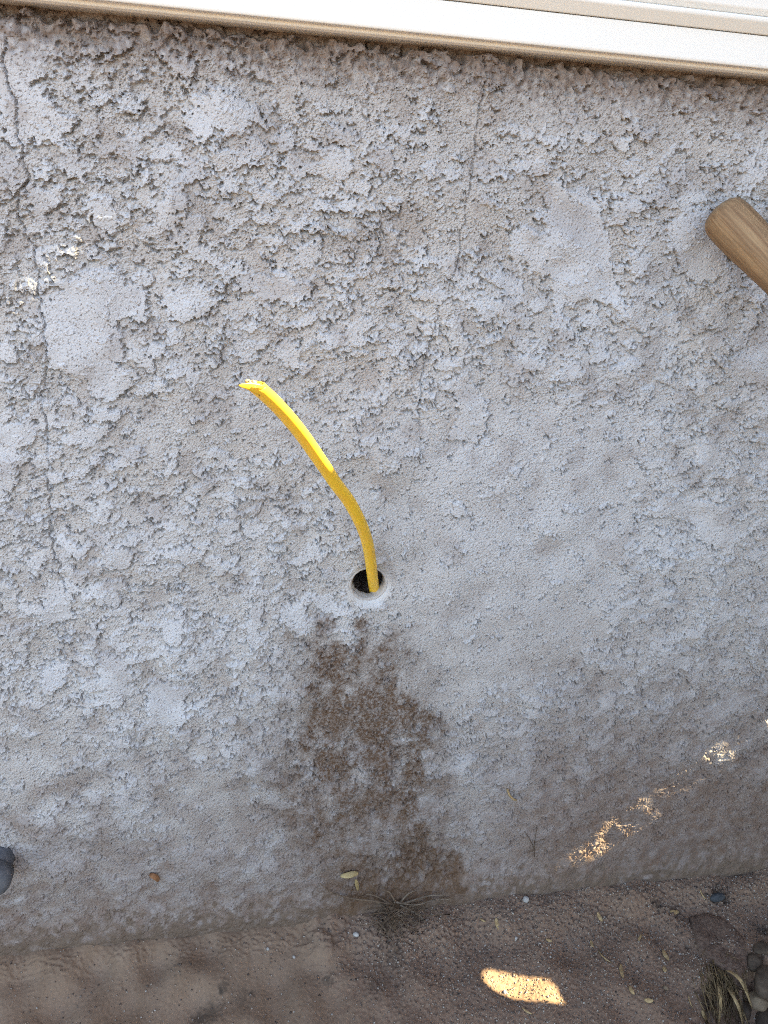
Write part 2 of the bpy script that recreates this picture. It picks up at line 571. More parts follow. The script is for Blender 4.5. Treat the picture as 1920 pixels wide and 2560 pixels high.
def box(name, lo, hi, mat, parent=None):
    v = [(x, y, z) for x in (lo[0], hi[0]) for y in (lo[1], hi[1]) for z in (lo[2], hi[2])]
    f = [(0, 1, 3, 2), (4, 6, 7, 5), (0, 4, 5, 1), (2, 3, 7, 6), (0, 2, 6, 4), (1, 5, 7, 3)]
    return mesh_obj(name, v, f, mat, parent, smooth=False)


M_PLASTER = simple_mat('plaster', (0.36, 0.33, 0.31), (0.45, 0.43, 0.41), 120, 0.9, 0.2, 0.003)
box('wall_core', (-1.6, 0.075, -0.03), (0.60, 0.20, 0.66), M_PLASTER, WALL)
box('wall_pier', (-1.6, 0.0, 0.716), (-0.80, 0.20, 2.4), M_PLASTER, WALL)
box('wall_lintel', (-0.799, 0.001, 1.5), (0.60, 0.20, 2.4), M_PLASTER, WALL)


# ------------------------------------------------------------------ lining of the drilled hole
def build_hole():
    n = Nodes('broken_plaster')
    tc = n.n('ShaderNodeTexCoord')
    f = n.noise(300, 5, 0.7)
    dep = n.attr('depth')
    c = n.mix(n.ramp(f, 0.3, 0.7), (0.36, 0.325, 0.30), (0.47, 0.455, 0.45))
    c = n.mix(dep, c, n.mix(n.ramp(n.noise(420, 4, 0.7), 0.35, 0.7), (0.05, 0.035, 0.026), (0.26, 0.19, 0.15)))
    n.bump(f, 0.001, 0.8)
    m = n.set(c, 0.9, 0.2)
    prof = [(0.0026, 0.0150, 0), (0.0014, 0.0138, 0), (0.0012, 0.0129, 0), (0.0030, 0.0121, 0), (0.0060, 0.0115, 0), (0.0085, 0.0110, 0.05),
            (0.0095, 0.0114, 0.7), (0.0125, 0.0150, 1), (0.017, 0.0160, 1), (0.024, 0.0155, 1), (0.034, 0.0150, 1), (0.046, 0.0145, 1), (0.058, 0.0120, 1), (0.062, 0.0, 1)]
    na = 72
    g = np.random.default_rng(33)
    P = np.zeros((len(prof), na + 1, 3))
    D = np.zeros((len(prof), na + 1))
    for i, (y, r, d) in enumerate(prof):
        jag = g.normal(0, 1, na)
        jag = (np.roll(jag, 1) + 2 * jag + np.roll(jag, -1)) / 4
        ang = np.linspace(0, 2 * math.pi, na, endpoint=False)
        am = 0.00018 if i < 4 else (0.00055 if d < 0.5 else 0.0018)
        rr = r + am * jag + (0.0005 * np.sin(5 * ang + 2) + 0.0004 * np.sin(3 * ang) if 3 < i < 7 else 0)
        if r == 0:
            rr = 0 * ang
        rr = np.append(rr, rr[0])
        ang = np.append(ang, ang[0] + 2 * math.pi)
        P[i, :, 0] = HOLE.x + rr * np.cos(ang)
        P[i, :, 2] = HOLE.z + rr * np.sin(ang)
        P[i, :, 1] = y + (am * 0.8 * np.append(jag, jag[0]) if 3 < i < 13 else 0)
        D[i] = d
    grid_mesh('hole_lining', P, m, WALL, attrs={'depth': D})


build_hole()


# ------------------------------------------------------------------ window above
def extrude_profile(name, prof, x0, x1, mat, parent, nx=2, closed=False):
    n = len(prof)
    v, f = [], []
    for k in range(nx):
        x = x0 + (x1 - x0) * k / (nx - 1)
        v += [(x, -o, z) for o, z in prof]
    for k in range(nx - 1):
        for i in range(n if closed else n - 1):
            j = (i + 1) % n
            f.append((k * n + i, k * n + j, (k + 1) * n + j, (k + 1) * n + i))
    if closed:
        f.append(tuple(range(n - 1, -1, -1)))
        f.append(tuple((nx - 1) * n + i for i in range(n)))
    o = mesh_obj(name, v, f, mat, parent, smooth=False)
    return o


def bevel(o, w, seg=3):
    b = o.modifiers.new('bevel', 'BEVEL')
    b.width = w
    b.segments = seg
    b.limit_method = 'ANGLE'
    b.angle_limit = R(20)
    for p in o.data.polygons:
        p.use_smooth = True
    w_ = o.modifiers.new('wn', 'WEIGHTED_NORMAL')
    w_.keep_sharp = False
    return o


def build_window():
    n = Nodes('cream_frame_paint')
    sm = n.noise(9, 4, 0.6, (1, 1, 6))
    c = n.mix(n.ramp(sm, 0.35, 0.75), (0.80, 0.785, 0.75), (0.76, 0.74, 0.70))
    sp = n.ramp(n.noise(330, 2, 0.5), 0.78, 0.81)
    c = n.mix(n.math('MULTIPLY', sp, 0.5), c, (0.22, 0.18, 0.14))
    m = n.set(c, 0.42, 0.4)
    w = empty('window', (-0.1, 0.05, WIN_Z), 'cream painted metal window frame with stepped lower rail above the stucco', 'window')
    z = WIN_Z
    bevel(extrude_profile('lower_rail', [(-0.06, z + 0.001), (0.0050, z + 0.001), (0.0076, z + 0.0020), (0.0080, z + 0.0036), (0.0128, z + 0.0038), (0.0132, z + 0.0050),
                                   (0.0122, z + 0.0196), (-0.06, z + 0.0196)], -0.80, 0.58, m, w, closed=True), 0.0005)
    bevel(extrude_profile('step_rail', [(-0.06, z + 0.0200), (0.0128, z + 0.0200), (0.0165, z + 0.0255), (0.0165, z + 0.0274), (0.0145, z + 0.0282), (-0.06, z + 0.0282)],
                    -0.799, 0.579, m, w, closed=True), 0.0006)
    bevel(extrude_profile('sash_rail', [(-0.06, z + 0.0286), (0.0125, z + 0.0286), (0.0150, z + 0.0312), (0.0145, z + 0.078), (-0.06, z + 0.078)],
                    -0.798, 0.578, m, w, closed=True), 0.0008)
    g = Nodes('window_glass')
    g.b.inputs['Transmission Weight'].default_value = 1.0
    gm = g.set((0.8, 0.85, 0.85), 0.02, 0.5)
    box('glass_pane', (-0.795, 0.010, z + 0.0785), (0.575, 0.014, 1.495), gm, w)
    d = box('room_curtain', (-0.795, 0.090, z + 0.0785), (0.575, 0.094, 1.495), simple_mat('curtain', (0.3, 0.28, 0.25), (0.4, 0.38, 0.35), 20), w)
    w.rotation_euler.y = 0.007
    return w


WINDOW = build_window()


# ------------------------------------------------------------------ ground
def g_poly(p):
    return [(lambda q: (q.x, q.y))(on_ground(a, b)) for a, b in p]


def build_ground():
    xs = axis(-60, 60, -0.23, 0.56, 0.00085, 0.00085, 1.5)
    ys = axis(-60, 0.08, -0.185, 0.012, 0.0009, 0.0007, 1.5)
    X, Y = np.meshgrid(xs, ys)
    near = (np.abs(X) < 0.7) & (Y > -0.3)
    N = lambda img: sample(img, X, Y + 0.33)
    soil = sstep(0.035, 0.11, X + 0.010 * N(band(0.01, 0.05, 40)) + 0.35 * (Y + 0.05))
    fine = N(band(0.0014, 0.004, 41))
    mid = N(band(0.004, 0.014, 42))
    H = 0.0022 * N(band(0.05, 0.2, 43)) + 0.00010 * mid
    H += soil * (0.00013 * fine + 0.00014 * mid) + (1 - soil) * 0.00008 * N(band(0.0012, 0.004, 44, 1.9, 6))
    # soil banks up against the foot of the wall on the right
    H += soil * 0.010 * sstep(-0.05, -0.004, Y + 0.0012 * mid)
    H += 0.004 * (1 - soil) * sstep(-0.03, -0.006, Y + 0.001 * mid)
    # hollow at the lower right with litter in it
    hc = raster([g_poly([(1700,2500),(1780,2440),(1850,2360),(1960,2300),(2200,2400),(2200,2700),(1640,2700)])], X, Y)
    d = np.hypot((X - 0.425) / 0.075, (Y + 0.150) / 0.065)
    hol = sstep(1.05, 0.55, d + 0.05 * N(band(0.012, 0.05, 47)))
    H -= 0.040 * hol
    mark = np.zeros(X.shape)
    for (a, b, r, s) in [(560, 2470, 16, .5), (530, 2530, 30, .45), (600, 2490, 30, .3), (990, 2390, 26, .5), (970, 2400, 40, .3), (630, 2480, 9, .7), (552, 2478, 9, .8), (820, 2445, 14, .5),
                         (1800, 2245, 20, .8), (1720, 2180, 12, .7), (1690, 2280, 16, .6), (1640, 2270, 12, .6), (1910, 2320, 16, .8), (1720, 2365, 8, .7), (500, 2545, 30, .6), (940, 2450, 25, .35)]:
        c = on_ground(a, b)
        e = on_ground(a + r, b)
        rad = (e - c).length
        mark = np.maximum(mark, s * sstep(1.3, 0.3, np.hypot(X - c.x, (Y - c.y) * 0.8) / rad + 0.22 * mid + 0.1 * fine))
    H -= 0.0022 * mark * soil
    # crevice round the loose crust
    H[~near] *= 0.5
    global GRID
    far = np.maximum(np.abs(X), np.abs(Y)) > 1.5
    H[far] = 0.0
    P = np.stack([X, Y, H - 0.001], -1)
    GRID = (xs, ys, H - 0.001)
    o = grid_mesh('ground', P, M_GROUND, attrs={'soil': np.clip(soil, 0, 1), 'mark': mark})
    o['kind'] = 'structure'
    return o


GROUND = build_ground()


def drop(x, y):
    """height of the ground surface at x, y"""
    xs, ys, H = GRID
    x, y = np.asarray(x, float), np.asarray(y, float)
    i = np.clip(np.searchsorted(xs, x) - 1, 0, len(xs) - 2)
    j = np.clip(np.searchsorted(ys, y) - 1, 0, len(ys) - 2)
    u = (x - xs[i]) / (xs[i + 1] - xs[i])
    v = (y - ys[j]) / (ys[j + 1] - ys[j])
    return (H[j, i] * (1 - u) + H[j, i + 1] * u) * (1 - v) + (H[j + 1, i] * (1 - u) + H[j + 1, i + 1] * u) * v


# ------------------------------------------------------------------ unseen sheet added at the right to shade the wall
PANEL_X = 0.62


def to_panel(p):
    t = (PANEL_X - p.x) / SUN.x
    return (p.y + SUN.y * t, p.z + SUN.z * t)


def hull(pts):
    pts = sorted(set(pts))
    def half(ps):
        h = []
        for p in ps:
            while len(h) > 1 and (h[-1][0] - h[-2][0]) * (p[1] - h[-2][1]) - (h[-1][1] - h[-2][1]) * (p[0] - h[-2][0]) <= 0:
                h.pop()
            h.append(p)
        return h[:-1]
    return half(pts) + half(pts[::-1])


def swell(poly, dy, dz):
    cy = sum(p[0] for p in poly) / len(poly)
    cz = sum(p[1] for p in poly) / len(poly)
    out = []
    for y, z in poly:
        l = math.hypot(y - cy, z - cz) or 1
        out.append((y + dy * (y - cy) / l, z + dz * (z - cz) / l))
    return out


# ------------------------------------------------------------------ yellow cable
CABLE_PX = [(936, 1490, 0.024), (935, 1471, 0.010), (931, 1440, -0.004), (924, 1385, -0.022), (914, 1340, -0.036), (896, 1296, -0.049), (871, 1251, -0.060),
            (843, 1214, -0.068), (820, 1180, -0.075), (793, 1141, -0.083), (756, 1088, -0.092), (717, 1040, -0.100), (680, 1001, -0.107), (648, 972, -0.112), (610, 940, -0.117)]
CABLE_PTS = [at(*p) for p in CABLE_PX]


def catmull(pts, n):
    out = []
    P = [pts[0] * 2 - pts[1]] + pts + [pts[-1] * 2 - pts[-2]]
    for i in range(1, len(P) - 2):
        a, b, c, d = P[i - 1:i + 3]
        for k in range(n):
            t = k / n
            out.append(0.5 * ((2 * b) + (c - a) * t + (2 * a - 5 * b + 4 * c - d) * t * t + (3 * b - a - 3 * c + d) * t ** 3))
    out.append(P[-2])
    return out


def tube(name, pts, rad, mat, parent=None, sides=8, flat=1.0, cap=True, up=Vector((0, 0, 1))):
    v, f = [], []
    n = len(pts)
    for i, p in enumerate(pts):
        t = (pts[min(i + 1, n - 1)] - pts[max(i - 1, 0)]).normalized()
        a = t.cross(up)
        if a.length < 1e-4:
            a = t.cross(Vector((1, 0, 0)))
        a.normalize()
        b = t.cross(a)
        r = rad[i] if isinstance(rad, (list, tuple)) else rad
        for k in range(sides):
            th = 2 * math.pi * k / sides
            v.append(p + a * (r * math.cos(th)) + b * (r * flat * math.sin(th)))
    for i in range(n - 1):
        for k in range(sides):
            k2 = (k + 1) % sides
            f.append((i * sides + k, i * sides + k2, (i + 1) * sides + k2, (i + 1) * sides + k))
    if cap:
        f.append(tuple(range(sides - 1, -1, -1)))
        f.append(tuple((n - 1) * sides + k for k in range(sides)))
    return mesh_obj(name, v, f, mat, parent)


def build_cable():
    n = Nodes('yellow_jacket')
    f = n.noise(60, 4, 0.6, (1, 1, 1))
    c = n.mix(n.ramp(f, 0.3, 0.75), (0.90, 0.60, 0.055), (0.85, 0.54, 0.06))
    c = n.mix(n.ramp(n.noise(500, 4, 0.7), 0.60, 0.78, 0, 0.35), c, (0.45, 0.26, 0.05))
    n.set(c, 0.38, 0.4)
    tr = n.n('ShaderNodeBsdfTranslucent')
    n.link(n.mix(0.0, (0.95, 0.55, 0.02), (0.95, 0.55, 0.02)), tr.inputs[0])
    mx = n.n('ShaderNodeMixShader')
    mx.inputs[0].default_value = 0.16
    n.link(n.b.outputs[0], mx.inputs[1])
    n.link(tr.outputs[0], mx.inputs[2])
    n.link(mx.outputs[0], n.out.inputs[0])
    cable = empty('electrical_cable', HOLE, 'yellow sheathed electrical cable curving up out of the drilled hole', 'cable')
    path = catmull(CABLE_PTS, 8)
    N = len(path)
    sides = 40
    v, f = [], []
    tip_i = N - 1
    rows = 0
    frames = []
    view = Vector((0, -1, 0))
    for i, p in enumerate(path):
        t = (path[min(i + 1, N - 1)] - path[max(i - 1, 0)]).normalized()
        a = t.cross(view).normalized()          # sideways in the picture
        b = a.cross(t).normalized()             # towards the viewer
        frames.append((p, t, a, b))
    for i, (p, t, a, b) in enumerate(frames):
        s = i / (N - 1)
        tw = 0.45 + 0.45 * s
        a2 = a * math.cos(tw) + b * math.sin(tw)
        b2 = -a * math.sin(tw) + b * math.cos(tw)
        A, B = 0.0031 + 0.0007 * s, 0.0025 + 0.0002 * s
        for k in range(sides):
            th = 2 * math.pi * k / sides
            cth, sth = math.cos(th), math.sin(th)
            # flattened oval with two shallow grooves along its flat sides
            e = 2.25
            rx = A * math.copysign(abs(cth) ** (2 / e), cth)
            ry = B * math.copysign(abs(sth) ** (2 / e), sth)
            ry *= 1 - 0.07 * math.exp(-((abs(rx) - A * 0.36) / (A * 0.12)) ** 2)
            q = p + a2 * rx + b2 * ry
            v.append(q)
    # the far end is cut on a slant: drop faces above a slanted plane
    tip = at(606, 962, -0.115)
    e1 = at(668, 955, -0.110)
    cutn = Vector((0.10, 0.25, 1.0)).normalized()
    for i in range(N - 1):
        for k in range(sides):
            k2 = (k + 1) % sides
            q = (i * sides + k, i * sides + k2, (i + 1) * sides + k2, (i + 1) * sides + k)
            f.append(q)
    cz = at(640, 961, -0.112).z
    for i in range(len(v)):
        ex = (v[i] - Vector((v[i].x, v[i].y, cz)))
        lim = cz + 0.0008 * math.sin(v[i].x * 900)
        if i // sides > N - 30 and v[i].z > lim:
            # slide the vertex back along the cable onto the cut
            t = frames[i // sides][1]
            v[i] = v[i] - t * ((v[i].z - lim) / max(t.z, 0.2))
    o = mesh_obj('jacket', v, f, n.m, cable)
    so = o.modifiers.new('thickness', 'SOLIDIFY')
    so.thickness = 0.0007
    so.offset = -1
    # tongue of sheath left by the cutter
    g0 = at(650, 966, -0.1135)
    tp = at(598, 962, -0.120)
    nt = 10
    tv, tf = [], []
    for i in range(nt + 1):
        s = i / nt
        c0 = at(652 - 54 * s, 975 - 12 * s - 3 * math.sin(s * 3), -0.1145 - 0.005 * s)
        wdt = 0.0036 * (1 - s) ** 0.75 + 0.0003
        for k in range(7):
            th = (k / 6 - 0.5)
            tv.append(c0 + Vector((0.3 * th * wdt, -0.0010 + 0.0030 * th * th * 1.6 * (1 - s), 1.6 * th * wdt)))
    for i in range(nt):
        for k in range(6):
            tf.append((i * 7 + k, i * 7 + k + 1, (i + 1) * 7 + k + 1, (i + 1) * 7 + k))
    o = mesh_obj('jacket_flap', tv, tf, n.m, cable)
    so = o.modifiers.new('thickness', 'SOLIDIFY')
    so.thickness = 0.0006
    paper = simple_mat('kraft_paper', (0.26, 0.16, 0.08), (0.42, 0.30, 0.18), 300, 0.9, 0.1)
    white = simple_mat('white_insulation', (0.30, 0.24, 0.17), (0.24, 0.18, 0.12), 200, 0.4, 0.4)
    copper = simple_mat('bare_copper', (0.75, 0.42, 0.25), (0.60, 0.32, 0.18), 200, 0.4, 0.5)
    copper.node_tree.nodes['Principled BSDF'].inputs['Metallic'].default_value = 0.8
    tt = frames[-12][1]
    def stub(name, px, dy, ln, rad, mat, sides=10):
        a = at(px[0], px[1], -0.112 + dy)
        pts = [a - tt * 0.010, a - tt * 0.003, a + tt * ln * 0.5, a + tt * ln]
        return tube(name, pts, [rad, rad, rad, rad * 0.96], mat, cable, sides)
    stub('wire', (640, 962), 0.0006, 0.0028, 0.00115, white)
    stub('wire', (630, 962), -0.0002, 0.0026, 0.0009, copper)
    pv, pf = [], []
    g = random.Random(4)
    for i in range(5):
        for k in range(6):
            b0 = at(612 + 7.0 * k, 968 - 4.2 * i - 2 * math.sin(k * 1.3), -0.1105 + 0.0012 * math.sin(2.2 * k + i))
            pv.append(b0 + Vector((g.uniform(-.0003, .0003), g.uniform(-.0006, .0006), g.uniform(-.0003, .0003))))
    for i in range(4):
        for k in range(5):
            pf.append((i * 6 + k, i * 6 + k + 1, (i + 1) * 6 + k + 1, (i + 1) * 6 + k))
    o = mesh_obj('paper_filler', pv, pf, paper, cable)
    so = o.modifiers.new('thickness', 'SOLIDIFY')
    so.thickness = 0.0003
    return cable


CABLE = build_cable()


# ------------------------------------------------------------------ wooden handle leaning on the wall
def build_handle():
    a = at(1794, 524, -0.0160)
    b = at(1937, 672, -0.050)
    d = (b - a).normalized()
    L = (a.z - 0.004) / -d.z
    n = Nodes('weathered_wood')
    tc = n.n('ShaderNodeTexCoord')
    g1 = n.noise(1.0, 6, 0.7, (330, 330, 9))
    g2 = n.noise(1.0, 4, 0.6, (900, 900, 14))
    c = n.mix(n.ramp(g1, 0.28, 0.72), (0.135, 0.075, 0.038), (0.31, 0.195, 0.105))
    c = n.mix(n.ramp(g2, 0.50, 0.72, 0, 0.65), c, (0.15, 0.075, 0.035))
    c = n.mix(n.ramp(n.noise(1.0, 3, 0.6, (120, 120, 5)), 0.55, 0.7, 0, 0.6), c, (0.45, 0.32, 0.18))
    c = n.mix(n.ramp(n.noise(60, 4, 0.6), 0.5, 0.75, 0, 0.35), c, (0.16, 0.11, 0.07))
    # grey weathered end grain: the butt is cut across the fibres
    sp = n.n('ShaderNodeSeparateXYZ')
    n.link(tc.outputs['Object'], sp.inputs[0])
    end = n.ramp(n.math('ADD', sp.outputs[2], n.math('MULTIPLY', n.noise(200, 3, 0.6), 0.004)), 0.0075, 0.0025)
    c = n.mix(n.math('MULTIPLY', end, 0.8), c, (0.17, 0.125, 0.085))
    n.bump(g2, 0.0006, 0.7)
    m = n.set(c, 0.62, 0.3)
    t = empty('tool_handle', b.lerp(a, 0) * 0 + (a + d * L), 'round weathered wooden tool handle leaning on the wall with its butt end up', 'handle')
    prof = [(0.0, 0.0), (0.0002, 0.0045), (0.0009, 0.0080), (0.0022, 0.0106), (0.0045, 0.0124), (0.0075, 0.0133), (0.012, 0.01365), (0.020, 0.0137), (0.030, 0.0134),
            (0.042, 0.0126), (0.055, 0.0120), (0.075, 0.0119), (0.12, 0.0124), (0.25, 0.0138), (0.5, 0.0150), (0.8, 0.0155), (L, 0.0150), (L, 0.0)]
    na = 64
    P = np.zeros((len(prof), na + 1, 3))
    ang = np.linspace(0, 2 * math.pi, na + 1)
    for i, (s, r) in enumerate(prof):
        rr = r * (1 + 0.008 * np.sin(2 * ang + 0.6) + 0.005 * np.sin(5 * ang))
        P[i, :, 0], P[i, :, 1], P[i, :, 2] = rr * np.cos(ang), rr * np.sin(ang), s
    o = grid_mesh('shaft', P, m, None)
    q = d.to_track_quat('Z', 'Y')
    o.rotation_mode = 'QUATERNION'
    o.rotation_quaternion = q
    o.parent = t
    o.location = a - t.location
    return t, a, d


HANDLE, HA, HD = build_handle()


def build_panel():
    def flat(poly, y=0.0):
        return [at(a, b, y) for a, b in poly]
    lit = []
    # ends and edges of the gaps, found from where the sun falls
    seg = [at(806, 1160, -0.079)] + CABLE_PTS[9:]
    cp = []
    for i, p in enumerate(catmull(seg, 4)):
        for s in (-1, 1):
            cp.append(to_panel(p + Vector((0.0, 0.009 * s, 0.0))))
            cp.append(to_panel(p + Vector((0.0, 0.0, 0.007 * s))))
    lit.append(hull(cp))
    gp = [on_ground(a, b) for a, b in [(1212,2432),(1228,2418),(1290,2428),(1362,2440),(1392,2470),(1414,2508),(1370,2508),(1320,2496),(1240,2470),(1215,2455)]]
    lit.append([to_panel(p) for p in gp])
    walls = [[(1395,2170),(1480,2105),(1500,2062),(1558,2040),(1562,2092),(1500,2135),(1440,2165)],
             [(1645,1972),(1700,1940),(1724,1905),(1732,1970)],
             [(1862,1845),(1890,1805),(1925,1785),(1925,1840)],
             [(64,722),(74,698),(98,698),(95,728)]]
    for w in walls:
        lit.append([to_panel(p) for p in flat(w, 0.0010 if w[0][0] > 900 else -0.0006)])
    lit = [hull(p) for p in lit]
    lit = lit[:2] + [swell(p, 0.0018, 0.0035) for p in lit[2:]]
    for p in lit:
        ys = [q[0] for q in p]
        zs = [q[1] for q in p]
        print('gap', round(min(ys), 4), round(max(ys), 4), round(min(zs), 4), round(max(zs), 4))
    y0, y1, z0, z1 = -0.45, -0.0035, 0.02, 1.75
    m = simple_mat('shade_sheet_grey', (0.16, 0.12, 0.09), (0.26, 0.21, 0.16), 30, 0.85, 0.2, 0.001, (1, 8, 1))
    th = 0.009
    sh = SUN * (th / SUN.x)
    v, f = [], []
    outer = [(y0, z0), (y1, z0), (y1, z1), (y0, z1)]
    loops = [outer] + lit
    flatp = [q for l in loops for q in l]
    tris = tessellate_polygon([[Vector((y, z, 0)) for y, z in l] for l in loops])
    n = len(flatp)
    k = 0
    back = []
    for li, l in enumerate(loops):
        for y, z in l:
            v.append((PANEL_X, y, z))
            back.append((PANEL_X + th, y, z) if li == 0 else (PANEL_X + th, y + sh.y, z + sh.z))
    v += back
    for t in tris:
        f.append(tuple(t))
        f.append(tuple(i + n for i in reversed(t)))
    for l in loops:
        c = len(l)
        for i in range(c):
            j = (i + 1) % c
            f.append((k + i, k + j, n + k + j, n + k + i))
        k += c
    t = empty('shade_sheet', (PANEL_X, -0.2, 0), 'unseen sheet added beside the wall to shade it, with gaps shaped for sun patches', 'sheet')  # added out of view; gaps let sun reach cable, ground and wall
    mesh_obj('sheet', v, f, m, t, smooth=False)
    box('batten', (PANEL_X + 0.0095, -0.45, 0.0), (PANEL_X + 0.045, -0.40, 1.75), m, t)
    box('batten', (PANEL_X + 0.0095, -0.40, -0.001), (PANEL_X + 0.045, -0.004, 0.03), m, t)


build_panel()


# ------------------------------------------------------------------ unseen board fence added farther right to keep the ground in shade
def build_fence():
    m = simple_mat('shade_fence_boards', (0.13, 0.10, 0.08), (0.22, 0.18, 0.145), 18, 0.9, 0.2, 0.001, (6, 6, 0.6))
    t = empty('shade_fence', (1.13, -1.3, 0), 'unseen fence of vertical boards added beyond the sheet to shade the ground', 'fence')
    y = -0.44
    for k in range(13):
        dx = 0.014 * (k % 2)
        box('board', (1.10 + dx, y - 0.150, 0.01), (1.112 + dx, y, 2.05 + 0.01 * ((k * 7) % 3)), m, t)
        y -= 0.138
    box('rail', (1.128, -2.25, 0.35), (1.16, -0.44, 0.42), m, t)
    box('rail', (1.128, -2.25, 1.60), (1.16, -0.44, 1.67), m, t)


build_fence()


# ------------------------------------------------------------------ grit, litter and small things
def lumps(name, n, seed, area, smin, smax, mat, weight):
    """many tiny grains joined into one mesh"""
    g = np.random.default_rng(seed)
    pts = []
    while len(pts) < n:
        a = g.uniform(area[0], area[1], n * 2)
        b = g.uniform(area[2], area[3], n * 2)
        k = g.uniform(0, 1, n * 2) < weight(a, b)
        pts += list(zip(a[k], b[k]))
    pts = np.array(pts[:n])
    oct_ = np.array([(1, 0, 0), (-1, 0, 0), (0, 1, 0), (0, -1, 0), (0, 0, 1), (0, 0, -1)], float)
    of = np.array([(0, 2, 4), (2, 1, 4), (1, 3, 4), (3, 0, 4), (2, 0, 5), (1, 2, 5), (3, 1, 5), (0, 3, 5)])
    sz = smin + (smax - smin) * g.uniform(0, 1, n) ** 4
    sc = sz[:, None, None] * g.uniform(0.55, 1.25, (n, 6, 1)) * np.array([1, 1, 0.75])
    an = g.uniform(0, 6.283, n)
    V = oct_[None] * sc
    c, s_ = np.cos(an)[:, None], np.sin(an)[:, None]
    X = V[..., 0] * c - V[..., 1] * s_
    Y = V[..., 0] * s_ + V[..., 1] * c
    z = drop(pts[:, 0], pts[:, 1])
    P = np.stack([X + pts[:, :1], Y + pts[:, 1:2], V[..., 2] + (z + sz * 0.3)[:, None]], -1).reshape(-1, 3)
    F = (of[None] + 6 * np.arange(n)[:, None, None]).reshape(-1, 3)
    me = bpy.data.meshes.new(name)
    me.vertices.add(len(P))
    me.vertices.foreach_set('co', P.reshape(-1).astype(np.float32))
    me.loops.add(F.size)
    me.loops.foreach_set('vertex_index', F.reshape(-1).astype(np.int32))
    me.polygons.add(len(F))
    me.polygons.foreach_set('loop_start', np.arange(0, F.size, 3, dtype=np.int32))
    at_ = me.attributes.new('tone', 'FLOAT', 'POINT')
    at_.data.foreach_set('value', np.repeat(g.uniform(0, 1, n), 6).astype(np.float32))
    me.materials.append(mat)
    me.update(calc_edges=True)
    o = bpy.data.objects.new(name, me)
    put(o)
    o['kind'] = 'stuff'
    return o


def grit_material():
    n = Nodes('mixed_grit')
    t = n.attr('tone')
    r = n.n('ShaderNodeValToRGB')
    e = r.color_ramp.elements
    e[0].position, e[0].color = 0.0, (0.045, 0.033, 0.028, 1)
    e[1].position, e[1].color = 1.0, (0.33, 0.29, 0.26, 1)
    for p, c in ((0.35, (0.13, 0.10, 0.085, 1)), (0.55, (0.22, 0.18, 0.155, 1)), (0.80, (0.27, 0.20, 0.15, 1)), (0.95, (0.32, 0.29, 0.26, 1))):
        x = e.new(p)
        x.color = c
    n.link(t, r.inputs[0])
    return n.set(r.outputs[0], 0.85, 0.3)


M_GRIT = grit_material()
soilw = lambda x, y: np.clip(0.10 + 1.0 * sstep(0.05, 0.16, x + 0.35 * (y + 0.05)), 0, 1) * (0.35 + 0.65 * sstep(-0.17, -0.01, y))
o = lumps('soil_grit', 24000, 51, (-0.22, 0.55, -0.185, -0.006), 0.0004, 0.0013, M_GRIT, soilw)
tag(o, 'fine pale grit scattered over the brown soil at the wall foot', 'grit')

M_STRAW = simple_mat('dry_straw', (0.24, 0.155, 0.075), (0.36, 0.26, 0.14), 260, 0.8, 0.2)
M_LEAF = simple_mat('yellow_dry_leaf', (0.28, 0.20, 0.09), (0.38, 0.29, 0.15), 200, 0.7, 0.3)
M_ROOT = simple_mat('dry_root', (0.085, 0.058, 0.040), (0.17, 0.12, 0.085), 220, 0.9, 0.15)
M_TWIG = simple_mat('dark_twig', (0.06, 0.04, 0.03), (0.12, 0.085, 0.06), 220, 0.9, 0.15)
M_PALE = simple_mat('pale_stone', (0.27, 0.25, 0.235), (0.38, 0.36, 0.34), 300, 0.8, 0.3, 0.0004)
M_TAN = simple_mat('tan_stone', (0.14, 0.095, 0.06), (0.22, 0.155, 0.10), 160, 0.7, 0.3, 0.0006)
M_BROWN = simple_mat('brown_stone', (0.045, 0.030, 0.021), (0.085, 0.060, 0.043), 160, 0.8, 0.25, 0.0008)
M_RUST = simple_mat('rust_brown_leaf', (0.20, 0.085, 0.04), (0.28, 0.14, 0.07), 220, 0.8, 0.2)


def blade(name, pts, width, mat, parent=None, lift=0.0004, cup=0.35):
    """thin curved leaf or straw along pts, tapering at both ends"""
    p = catmull(pts, 4)
    n = len(p)
    v, f = [], []
    for i, q in enumerate(p):
        s = i / (n - 1)
        t = (p[min(i + 1, n - 1)] - p[max(i - 1, 0)]).normalized()
        a = t.cross(Vector((0, -0.5, 0.85))).normalized()
        u = a.cross(t).normalized()
        w = width * (math.sin(math.pi * (0.06 + 0.90 * s)) ** 0.7)
        for k in (-1, 0, 1):
            v.append(q + a * (0.5 * w * k) + u * (cup * w * abs(k) * 0.5 + lift))
    for i in range(n - 1):
        for k in range(2):
            f.append((i * 3 + k, i * 3 + k + 1, (i + 1) * 3 + k + 1, (i + 1) * 3 + k))
    o = mesh_obj(name, v, f, mat, parent)
    so = o.modifiers.new('thickness', 'SOLIDIFY')
    so.thickness = max(0.00025, width * 0.12)
    return o


def gpt(px, py, up=0.0):
    p = on_ground(px, py, 0.0)
    for _ in range(4):
        p = on_ground(px, py, float(drop(p.x, p.y)) + up)
    return p


def wpt(px, py, off=0.001):
    p = at(px, py)
    for _ in range(3):
        p = at(px, py, -(WALL_H(p.x, p.z) + off))
    return p


